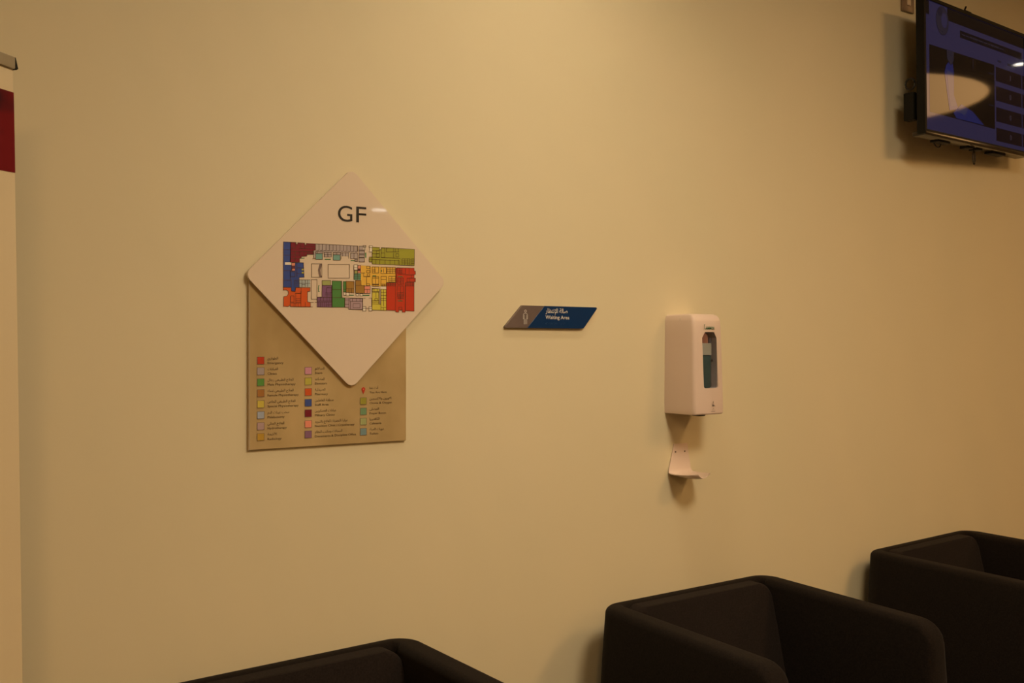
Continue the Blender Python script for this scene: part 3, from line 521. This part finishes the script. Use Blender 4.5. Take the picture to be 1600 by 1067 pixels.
stroke(bm, [(-0.0205, 0.2385), (-0.0180, 0.2385)], 0.0014, -0.1148)
stroke(bm, [(-0.015, 0.2350), (0.014, 0.2350)], 0.0004, -0.1148)
print_obj('logo_leaf', bm, [M_GREEN], t)
bm = bmesh.new()       # drop above a cupped hand, above a small sensor mark
yq = -0.1214
poly_face(bm, [(0.006, 0.0365), (0.0045, 0.0320), (0.006, 0.0305), (0.0075, 0.0320)], yq)
stroke(bm, [(0.001, 0.0275), (0.004, 0.0285), (0.008, 0.0285)], 0.0010, yq)
poly_face(bm, disc_pts(0.006, 0.0240, 0.0045, 14, 0.0026), yq)
stroke(bm, [(0.009, 0.0235), (0.0125, 0.0225)], 0.0014, yq)
stroke(bm, [(0.0055, 0.0165), (0.0030, 0.0105)], 0.0005, yq); stroke(bm, [(0.0065, 0.0165), (0.0090, 0.0105)], 0.0005, yq)
stroke(bm, [(-0.001, 0.0085), (0.0130, 0.0085)], 0.0010, yq)
print_obj('hand_symbol', bm, [M_GREYPR], t)
box('nozzle', -0.012, 0.012, -0.088, -0.060, -0.006, 0.004, M_DARKPL, t, bevel=0.002)

# ------------------------------------------------------------------ drip tray
t = empty('drip_tray', (1.945, 2.0, 1.045))
tag(t, 'small white curved drip tray screwed to the wall below the dispenser', 'tray')
bm = bmesh.new()
nu = 12
prof = []      # (y, z, half width left, half width right) from the top of the back plate to the lip
path = [(-0.001, 0.082, -0.0200, 0.0300), (-0.001, 0.060, -0.0255, 0.0345), (-0.0012, 0.035, -0.0330, 0.0390), (-0.002, 0.012, -0.0400, 0.0430), (-0.005, 0.004, -0.0425, 0.0450),
        (-0.012, 0.0005, -0.0430, 0.0455), (-0.030, -0.001, -0.0430, 0.0455), (-0.055, -0.0005, -0.0420, 0.0445), (-0.075, 0.001, -0.0380, 0.0410), (-0.088, 0.003, -0.0300, 0.0330), (-0.094, 0.0045, -0.0190, 0.0220)]
T0 = 0.0022
front = []; back = []
for i, (y, z, a, b) in enumerate(path):
    p = Vector((y, z)); q = Vector(path[min(i+1, len(path)-1)][:2]) - Vector(path[max(i-1, 0)][:2]); q.normalize()
    nrm = Vector((q.y, -q.x))           # towards the room / upwards
    if nrm.y < 0 and i > 5: nrm = -nrm
    if i <= 5: nrm = Vector((-abs(nrm.x), abs(nrm.y)))
    fr = []; bk = []
    for k in range(nu + 1):
        s = k / nu; x = a + (b - a) * s
        sag = -0.009 * math.sin(PI*s) * min(1, max(0, (i-4)/3)) + 0.006*max(0, abs(s-0.5)*2 - 0.55) * min(1, max(0, (i-4)/3))
        fr.append(bm.verts.new((x, y + nrm.x*T0, z + sag + nrm.y*T0)))
        bk.append(bm.verts.new((x, y, z + sag)))
    front.append(fr); back.append(bk)
for G, fl in ((front, False), (back, True)):
    for i in range(len(G)-1):
        for k in range(nu):
            bm.faces.new((G[i][k], G[i][k+1], G[i+1][k+1], G[i+1][k]))
for i in range(len(front)-1):
    bm.faces.new((front[i][0], front[i+1][0], back[i+1][0], back[i][0]))
    bm.faces.new((front[i][-1], front[i+1][-1], back[i+1][-1], back[i][-1]))
for k in range(nu):
    bm.faces.new((front[0][k], front[0][k+1], back[0][k+1], back[0][k]))
    bm.faces.new((front[-1][k], front[-1][k+1], back[-1][k+1], back[-1][k]))
from_bm('tray_body', bm, M_PLASTIC2, t, smooth=True, angle=50)
for sx in (-0.0150, 0.0200):
    bm = bmesh.new(); tube_bm(bm, [(sx, -0.0025, 0.060), (sx, -0.0048, 0.060)], 0.0022, 10)
    from_bm('screw', bm, M_SCREW, t)

# ------------------------------------------------------------------ wall plate
t = empty('switch_plate', (2.999, 2.0, 2.558))
tag(t, 'small metal switch plate on the wall left of the television', 'switch')
box('plate', -0.0325, 0.0325, -0.009, -0.0002, -0.043, 0.043, M_PLATE, t, bevel=0.002)
box('rocker', -0.010, 0.010, -0.012, -0.0085, -0.022, 0.022, M_ROCKER, t, bevel=0.0015)

# ------------------------------------------------------------------ television
TVP = Vector((2.8908, 1.860, 2.0722))
t = empty('television', TVP)
t.rotation_euler = (0, math.radians(-1.1), math.radians(4.7))
tag(t, 'black flat television hung on the wall above the right armchair', 'television')
TW, TH = 0.735, 0.441
def frame_bm(x0, x1, z0, z1, bx0, bx1, bz0, bz1, yf, yb):
    bm = bmesh.new()
    O = [(x0, z0), (x1, z0), (x1, z1), (x0, z1)]; I = [(bx0, bz0), (bx1, bz0), (bx1, bz1), (bx0, bz1)]
    vo = [bm.verts.new((x, yf, z)) for x, z in O]; vi = [bm.verts.new((x, yf, z)) for x, z in I]
    wo = [bm.verts.new((x, yb, z)) for x, z in O]; wi = [bm.verts.new((x, yf+0.004, z)) for x, z in I]
    for k in range(4):
        n = (k+1) % 4
        bm.faces.new((vo[k], vo[n], vi[n], vi[k])); bm.faces.new((vo[k], wo[k], wo[n], vo[n])); bm.faces.new((vi[k], vi[n], wi[n], wi[k]))
    bm.faces.new(wo)
    return bm
fb = frame_bm(0, TW, 0, TH, 0.011, TW-0.011, 0.015, TH-0.011, 0.0, 0.028)
from_bm('bezel', fb, M_TVBLACK, t)
box('bottom_rail', 0.002, TW-0.002, -0.0015, 0.045, -0.004, 0.010, M_TVCHIN, t, bevel=0.0015)
bm = bmesh.new(); box_bm(bm, 0.055, TW-0.055, 0.028, 0.062, 0.0, TH-0.06, 0.012)
from_bm('back_housing', bm, M_TVBLACK, t, smooth=True)
def scr_mat(name, e): return mat(name, (0.004, 0.004, 0.005), 0.045, spec=0.5, emit=e, es=1.0, ior=1.27)
SM = [scr_mat('screen_violet', (0.017, 0.0140, 0.038)), scr_mat('screen_dark', (0.003, 0.002, 0.002)), scr_mat('screen_bar', (0.003, 0.0022, 0.0035)),
      scr_mat('screen_panel', (0.0035, 0.002, 0.0015)), scr_mat('screen_box', (0.005, 0.0025, 0.0035)), scr_mat('screen_grey', (0.013, 0.0105, 0.018)),
      scr_mat('screen_blue', (0.008, 0.010, 0.055)), scr_mat('screen_haze', (0.018, 0.019, 0.050)), scr_mat('screen_digit', (0.032, 0.022, 0.032)), scr_mat('screen_emblem', (0.007, 0.0055, 0.012))]
bm = bmesh.new()
Y0 = 0.0040
def R_(x0, x1, z0, z1, lev, m): poly_face(bm, [(x0, z0), (x1, z0), (x1, z1), (x0, z1)], Y0 - 0.0002*lev, m)
R_(0.010, TW-0.010, 0.014, TH-0.010, 0, 0)
R_(0.1560, TW-0.012, 0.3880, 0.4290, 1, 1)
R_(0.0115, 0.0380, 0.3850, 0.4290, 1, 1)
R_(0.0500, 0.1560, 0.3340, 0.4290, 1, 0)
R_(0.2407, TW-0.035, 0.3465, 0.3705, 1, 2)
poly_face(bm, [(0.0365, 0.0735), (0.4860, 0.0700), (0.4860, 0.2940), (0.0365, 0.2900)], Y0-0.0002, 3)
for z0, z1 in ((0.2400, 0.2900), (0.1720, 0.2220), (0.0990, 0.1490), (0.0310, 0.0770)):
    R_(0.4960, 0.6960, z0, z1, 1, 4)
    R_(0.7020, TW-0.012, z0, z1, 1, 4)
# emblem: oval crest with inner figure and ribbon
poly_face(bm, disc_pts(0.1230, 0.3800, 0.0420, 28, 0.0470), Y0-0.0004, 9)
poly_face(bm, disc_pts(0.1230, 0.3800, 0.0395, 28, 0.0440), Y0-0.0006, 5)
poly_face(bm, disc_pts(0.1350, 0.3830, 0.0200, 16, 0.0240), Y0-0.0008, 0)
poly_face(bm, disc_pts(0.1080, 0.4060, 0.0140, 14, 0.0120), Y0-0.0008, 9)
stroke(bm, [(0.0960, 0.3520), (0.1230, 0.3450), (0.1500, 0.3540)], 0.0035, Y0-0.0010, 5)
# faint caption in the bar and under it
rnd = random.Random(4)
def unread(x0, x1, z, h, m):       # caption too blurred in the photograph to read: only its grey word shapes
    x = x0
    while x < x1:
        w = rnd.uniform(0.012, 0.034)
        stroke(bm, [(x, z), (min(x + w, x1), z)], h*rnd.uniform(0.55, 1.0), Y0-0.0006, m)
        x += w + 0.008
unread(0.2550, 0.5600, 0.3590, 0.0065, 5)
unread(0.5150, 0.5350, 0.3120, 0.0070, 9)
unread(0.5900, 0.6600, 0.3120, 0.0085, 9)
for z, ch in ((0.2560, '1'), (0.1880, '0'), (0.1150, '0'), (0.0450, '0')):
    put_text(bm, ch, 0.6050 if ch == '1' else 0.6000, z, Y0-0.0006, 0.005 if ch == '1' else 0.014, 0.0190, res=3, midx=8)
# bottle shaped picture in the large panel
poly_face(bm, [(0.1500, 0.2920), (0.1520, 0.2620), (0.1760, 0.2450), (0.1960, 0.2620), (0.1980, 0.2920)], Y0-0.0004, 5)
poly_face(bm, [(0.1450, 0.2400), (0.1600, 0.2520), (0.1760, 0.2440), (0.1880, 0.2520), (0.1960, 0.2250), (0.1940, 0.1500), (0.2250, 0.1050), (0.1650, 0.0950), (0.1500, 0.1500), (0.1340, 0.2150)], Y0-0.0006, 6)
poly_face(bm, [(0.1480, 0.2250), (0.1900, 0.2200), (0.1880, 0.1600), (0.2100, 0.1150), (0.1700, 0.1080), (0.1580, 0.1550)], Y0-0.0008, 7)
poly_face(bm, [(0.1900, 0.0900), (0.2450, 0.1250), (0.3250, 0.1100), (0.4050, 0.0740), (0.2100, 0.0740)], Y0-0.0006, 6)
poly_face(bm, [(0.2150, 0.0980), (0.2450, 0.1190), (0.2900, 0.1120), (0.2700, 0.0900)], Y0-0.0008, 7)
stroke(bm, [(0.3300, 0.2880), (0.3300, 0.2600)], 0.003, Y0-0.0004, 5)
stroke(bm, [(0.4400, 0.2600), (0.4800, 0.2600)], 0.0025, Y0-0.0004, 5)
stroke(bm, [(0.4400, 0.1500), (0.4800, 0.1500)], 0.0025, Y0-0.0004, 5)
print_obj('screen', bm, SM, t)
# side connector block, top clip
box('side_box', -0.001, 0.030, 0.038, 0.074, 0.050, 0.140, M_TVBLACK, t, bevel=0.004)
bm = bmesh.new()
tube_bm(bm, [(0.010 + 0.0*k, 0.055 + 0.016*math.cos(k*PI/8), 0.168 + 0.018*math.sin(k*PI/8)) for k in range(16)], 0.003, 6, closed=True)
from_bm('cable_loop', bm, M_CABLE, t, smooth=True)
bm = bmesh.new(); box_bm(bm, 0.286, 0.325, 0.004, 0.020, TH-0.002, TH+0.006, 0.002); tube_bm(bm, [(0.292, 0.012, TH+0.002), (0.294, 0.012, TH+0.012), (0.302, 0.012, TH+0.022)], 0.003, 6)
from_bm('top_clip', bm, M_TVBLACK, t, smooth=True)
# wall bracket
bm = bmesh.new()
box_bm(bm, 0.24, 0.50, 0.060, 0.072, 0.12, 0.30, 0.002)
box_bm(bm, 0.30, 0.34, 0.060, 0.104, 0.14, 0.28, 0.002); box_bm(bm, 0.41, 0.45, 0.060, 0.098, 0.14, 0.28, 0.002)
from_bm('wall_bracket', bm, M_DARKPL, t, smooth=True)
# black cable loops hanging below the set
def loop(px, w, h, y, tilt=0.0):
    bm = bmesh.new()
    pts = []
    for k in range(13):
        a = PI * k / 12
        pts.append((px - w*math.cos(a), y, 0.004 - h*math.sin(a)**0.8 + tilt*math.cos(a)))
    tube_bm(bm, pts, 0.0019, 7)
    return from_bm('hanging_cable', bm, M_CABLE, t, smooth=True)
loop(0.150, 0.026, 0.026, 0.040, 0.004)
bm = bmesh.new()
tube_bm(bm, [(0.3970 + 0.0085*math.sin(a)*(0.5+0.5*abs(math.sin(a/2))), 0.036, -0.030 + 0.027*math.cos(a)) for a in [2*PI*k/20 for k in range(20)]], 0.0019, 7, closed=True)
from_bm('hanging_cable', bm, M_CABLE, t, smooth=True)
for x0, x1 in ((0.12, 0.20), (0.32, 0.36), (0.385, 0.425), (0.50, 0.60)):
    box('rail_foot', x0, x1, 0.018, 0.050, -0.010, -0.002, M_DARKPL, t, bevel=0.003)

# ------------------------------------------------------------------ roll-up banner at the left edge
M_BANNER = mat('banner_white_print', (0.72, 0.62, 0.42), 0.5)
M_RED = mat('banner_red_print', (0.16, 0.004, 0.008), 0.6, spec=0.15)
add_noise(M_RED, 13, (0.045, 0.003, 0.008), (0.165, 0.004, 0.008), lo=0.36, hi=0.5, detail=2)
t = empty('roll_up_banner', (0.06, 1.52, 0.0))
tag(t, 'white roll-up banner with a dark red band at the left picture edge', 'banner')
BR_X, BR_Y = 0.2555 - 0.06, 1.792 - 1.52
def ban(s, z, dn=0.0):
    """s metres left of the right edge, height z, dn out of the sheet"""
    u = min(1, max(0, (z - 1.62) / 0.24)); az = math.radians(64 - 15*u)
    xe = 0.0157*(1 - z/1.84); xe = 0.0157 * max(0, (1.84 - z)/1.0) ** 0.85 if z < 1.84 else 0
    x = BR_X + min(xe, 0.017) - math.sin(az)*s; y = BR_Y - 0.004 - math.cos(az)*s
    return (x + math.cos(az)*dn, y - math.sin(az)*dn, z)
def sheet(name, z0, z1, m, parent, dn=0.0, th=0.0008):
    bm = bmesh.new(); ns, nz = 16, max(2, int((z1-z0)/0.03))
    g = {}
    for side, d in ((0, dn + th), (1, dn)):
        for i in range(ns+1):
            for j in range(nz+1): g[side, i, j] = bm.verts.new(ban(0.80*i/ns, z0 + (z1-z0)*j/nz, d))
    for i in range(ns):
        for j in range(nz):
            for side in (0, 1): bm.faces.new((g[side,i,j], g[side,i+1,j], g[side,i+1,j+1], g[side,i,j+1]))
    for i in range(ns):
        for j in (0, nz): bm.faces.new((g[0,i,j], g[0,i+1,j], g[1,i+1,j], g[1,i,j]))
    for j in range(nz):
        for i in (0, ns): bm.faces.new((g[0,i,j], g[0,i,j+1], g[1,i,j+1], g[1,i,j]))
    return from_bm(name, bm, m, parent, smooth=True)
ps = sheet('printed_sheet', 0.08, 1.846, M_BANNER, t)
sheet('red_band', 1.678, 1.8075, M_RED, ps, dn=0.0010)
def bar_box(name, s0, s1, z0, z1, d0, d1, m, az_z, bev=0.002):
    bm = bmesh.new(); box_bm(bm, 0, 1, 0, 1, 0, 1)
    for v in bm.verts:
        s = s0 + (s1-s0)*v.co.x; d = d0 + (d1-d0)*v.co.y; z = z0 + (z1-z0)*v.co.z
        p = ban(s, az_z, d); v.co = Vector((p[0], p[1], z))
    bmesh.ops.bevel(bm, geom=bm.edges[:], offset=bev, segments=2, profile=0.5, affect='EDGES')
    return from_bm(name, bm, m, t, smooth=True)
bar_box('top_bar', -0.0005, 0.805, 1.845, 1.8645, -0.004, 0.006, M_ALU, 1.86)
# wedge shaped end cap of the top bar
bm = bmesh.new()
pp = [(-0.0005, 1.8640), (-0.0005, 1.8455), (-0.0030, 1.8445), (-0.0062, 1.8470)]
a_ = [bm.verts.new(Vector((*ban(s, 1.86, 0.006)[:2], z))) for s, z in pp]
b_ = [bm.verts.new(Vector((*ban(s, 1.86, -0.006)[:2], z))) for s, z in pp]
bm.faces.new(a_); bm.faces.new(b_[::-1])
for k in range(4): bm.faces.new((a_[k], a_[(k+1) % 4], b_[(k+1) % 4], b_[k]))
from_bm('end_cap', bm, M_DARKPL, t)
bar_box('base_cassette', -0.012, 0.815, 0.012, 0.085, -0.045, 0.045, M_ALU, 0.1, 0.01)
bm = bmesh.new()
p0 = ban(0.40, 0.1, -0.03); p1 = ban(0.40, 1.86, -0.012)
tube_bm(bm, [(p0[0], p0[1], 0.08), (p1[0], p1[1], 1.85)], 0.008, 10)
from_bm('support_pole', bm, M_ALU, t, smooth=True)
for s in (0.12, 0.68):
    bm = bmesh.new(); box_bm(bm, 0, 1, 0, 1, 0, 1)
    for v in bm.verts:
        p = ban(s + 0.03*v.co.x, 0.1, -0.10 + 0.20*v.co.y); v.co = Vector((p[0], p[1], 0.001 + 0.012*v.co.z))
    from_bm('foot', bm, M_ALU, t)

# ------------------------------------------------------------------ armchairs
CW, CD, CH, CT, DROP = 0.620, 0.558, 0.752, 0.062, 0.014
def shell_mesh():
    """U shaped band (arm, back, arm) with a soft rounded top, swept along its outer footprint"""
    R = 0.062
    st = []     # stations: outer point, inward normal, distance from the nearest arm end
    xo = CW/2; yb = CD/2; yf = -CD/2
    L1 = (yb - R) - yf
    ends = [0, 0.004, 0.010, 0.018, 0.028, 0.042, 0.06, 0.10, 0.18, 0.28, 0.40, L1]
    for d in ends: st.append((Vector((-xo, yf + d)), Vector((1, 0)), d))
    for k in range(1, 10):
        a = PI - (PI/2)*k/10
        st.append((Vector((-xo + R + R*math.cos(a), yb - R + R*math.sin(a))), Vector((-math.cos(a), -math.sin(a))), 9))
    for k in range(11):
        st.append((Vector((-xo + R + (2*xo - 2*R)*k/10, yb)), Vector((0, -1)), 9))
    for k in range(1, 10):
        a = PI/2 - (PI/2)*k/10
        st.append((Vector((xo - R + R*math.cos(a), yb - R + R*math.sin(a))), Vector((-math.cos(a), -math.sin(a))), 9))
    for d in reversed(ends): st.append((Vector((xo, yf + d)), Vector((-1, 0)), d))
    bm = bmesh.new(); rings = []
    RF = 0.055; ZB = 0.15; rt = 0.017
    for p, n, d in st:
        top = CH
        if d < RF: top = CH - RF + math.sqrt(max(0, RF*RF - (RF - d)**2))
        sq = 0.0
        if d < 0.018: sq = 0.018 - math.sqrt(max(0, 0.018**2 - (0.018 - d)**2))
        th = 0.042 + (CT - 0.042)*abs(n.x)
        sc = min(1.0, (th - 2*sq)/(0.017 + 0.018 + 0.003)); rt = 0.017*sc; ri = 0.018*sc
        prof = []
        back = 1.0 - 0.75*abs(n.y)
        if d < 9: top -= DROP*(1 - d/L1)
        def off(z): return -0.030*back*math.sin(PI*min(1, max(0, (CH - z)/0.72))) - 0.0
        for z in (ZB, 0.20, 0.28, 0.36, 0.44, 0.52, 0.60, 0.66):
            zz = ZB + (z - ZB) * (top - rt - ZB - 0.01) / (0.66 - ZB) if top - rt - 0.01 < 0.66 else z
            prof.append((off(zz) + sq, zz))
        for k in range(0, 7):
            a = k/6*PI/2
            prof.append((off(top-rt) * (1 - k/6) + sq + rt*(1 - math.cos(a)), top - rt + rt*math.sin(a)))
        for k in range(0, 7):
            a = k/6*PI/2
            prof.append((th - sq - ri + ri*math.sin(a), top - ri + ri*math.cos(a)))
        for z in (0.60, 0.45, 0.30, ZB):
            prof.append((th - sq, min(z, top - 0.03)))
        rings.append([bm.verts.new((p.x + n.x*o, p.y + n.y*o, z)) for o, z in prof])
    for a, b in zip(rings, rings[1:]):
        m = len(a)
        for k in range(m): bm.faces.new((a[k], a[(k+1) % m], b[(k+1) % m], b[k]))
    for rg in (rings[0], rings[-1]):
        c = bm.verts.new(sum((q.co for q in rg), Vector()) / len(rg))
        for k in range(len(rg)): bm.faces.new((rg[k], rg[(k+1) % len(rg)], c))
    bmesh.ops.remove_doubles(bm, verts=bm.verts[:], dist=0.0003)
    bmesh.ops.recalc_face_normals(bm, faces=bm.faces[:])
    return bm

def back_cushion_bm():
    bm = bmesh.new()
    x = CW/2 - CT + 0.006; zb, zt = 0.36, 0.748
    pts = round_poly([(-x, zb), (x, zb), (x, zt), (-x, zt)], [0.01, 0.01, 0.045, 0.045], 8)
    def yf(z): return CD/2 - 0.078 - 0.090*(zt - z)/(zt - zb)
    yb = CD/2 - 0.030
    f = [bm.verts.new((a, yf(z), z)) for a, z in pts]; b = [bm.verts.new((a, yb, z)) for a, z in pts]
    ff = bm.faces.new(f); bm.faces.new(b[::-1])
    n = len(pts)
    for i in range(n): bm.faces.new((f[i], b[i], b[(i+1) % n], f[(i+1) % n]))
    bmesh.ops.bevel(bm, geom=list(ff.edges), offset=0.034, segments=7, profile=0.5, affect='EDGES', clamp_overlap=True)
    return bm

def make_armchair():
    t = empty('armchair')
    from_bm('arm_and_back_shell', shell_mesh(), M_FABRIC, t, smooth=True, angle=60)
    from_bm('back_cushion', back_cushion_bm(), M_FABRIC_LIT, t, smooth=True, angle=50)
    bm = bmesh.new(); x = CW/2 - CT + 0.001
    box_bm(bm, -x, x, -CD/2 + 0.006, 0.09, 0.27, 0.435, 0.028, 4)
    from_bm('seat_cushion', bm, M_FABRIC_LIT, t, smooth=True, angle=60)
    bm = bmesh.new(); box_bm(bm, -CW/2 + 0.03, CW/2 - 0.03, -CD/2 + 0.03, CD/2 - 0.04, 0.145, 0.272, 0.01)
    from_bm('seat_base', bm, M_FABRIC, t, smooth=True)
    for sx in (-1, 1):
        for sy in (-1, 1):
            bm = bmesh.new(); tube_bm(bm, [(sx*0.235, sy*0.235, 0.0), (sx*0.225, sy*0.225, 0.152)], [0.012, 0.018], 12)
            from_bm('leg', bm, M_LEG, t, smooth=True)
    return t
def copy_tree(o, parent=None):
    c = o.copy(); COL.objects.link(c)
    if parent: c.parent = parent
    for ch in list(o.children): copy_tree(ch, c)
    return c
proto = make_armchair()
SPOTS = [(0.789, 1.683, 3.0, 'dark charcoal armchair nearest the legend panel, at the bottom left'),
         (1.899, 1.648, 0.6, 'dark charcoal armchair below the hand sanitizer dispenser'),
         (3.018, 1.690, 3.2, 'dark charcoal armchair at the right edge, below the television')]
for i, (x, y, a, lab) in enumerate(SPOTS):
    c = proto if i == 0 else copy_tree(proto)
    c.location = (x, y, 0.0); c.rotation_euler = (0, 0, math.radians(a))
    tag(c, lab, 'armchair', 'row of armchairs along the wall')
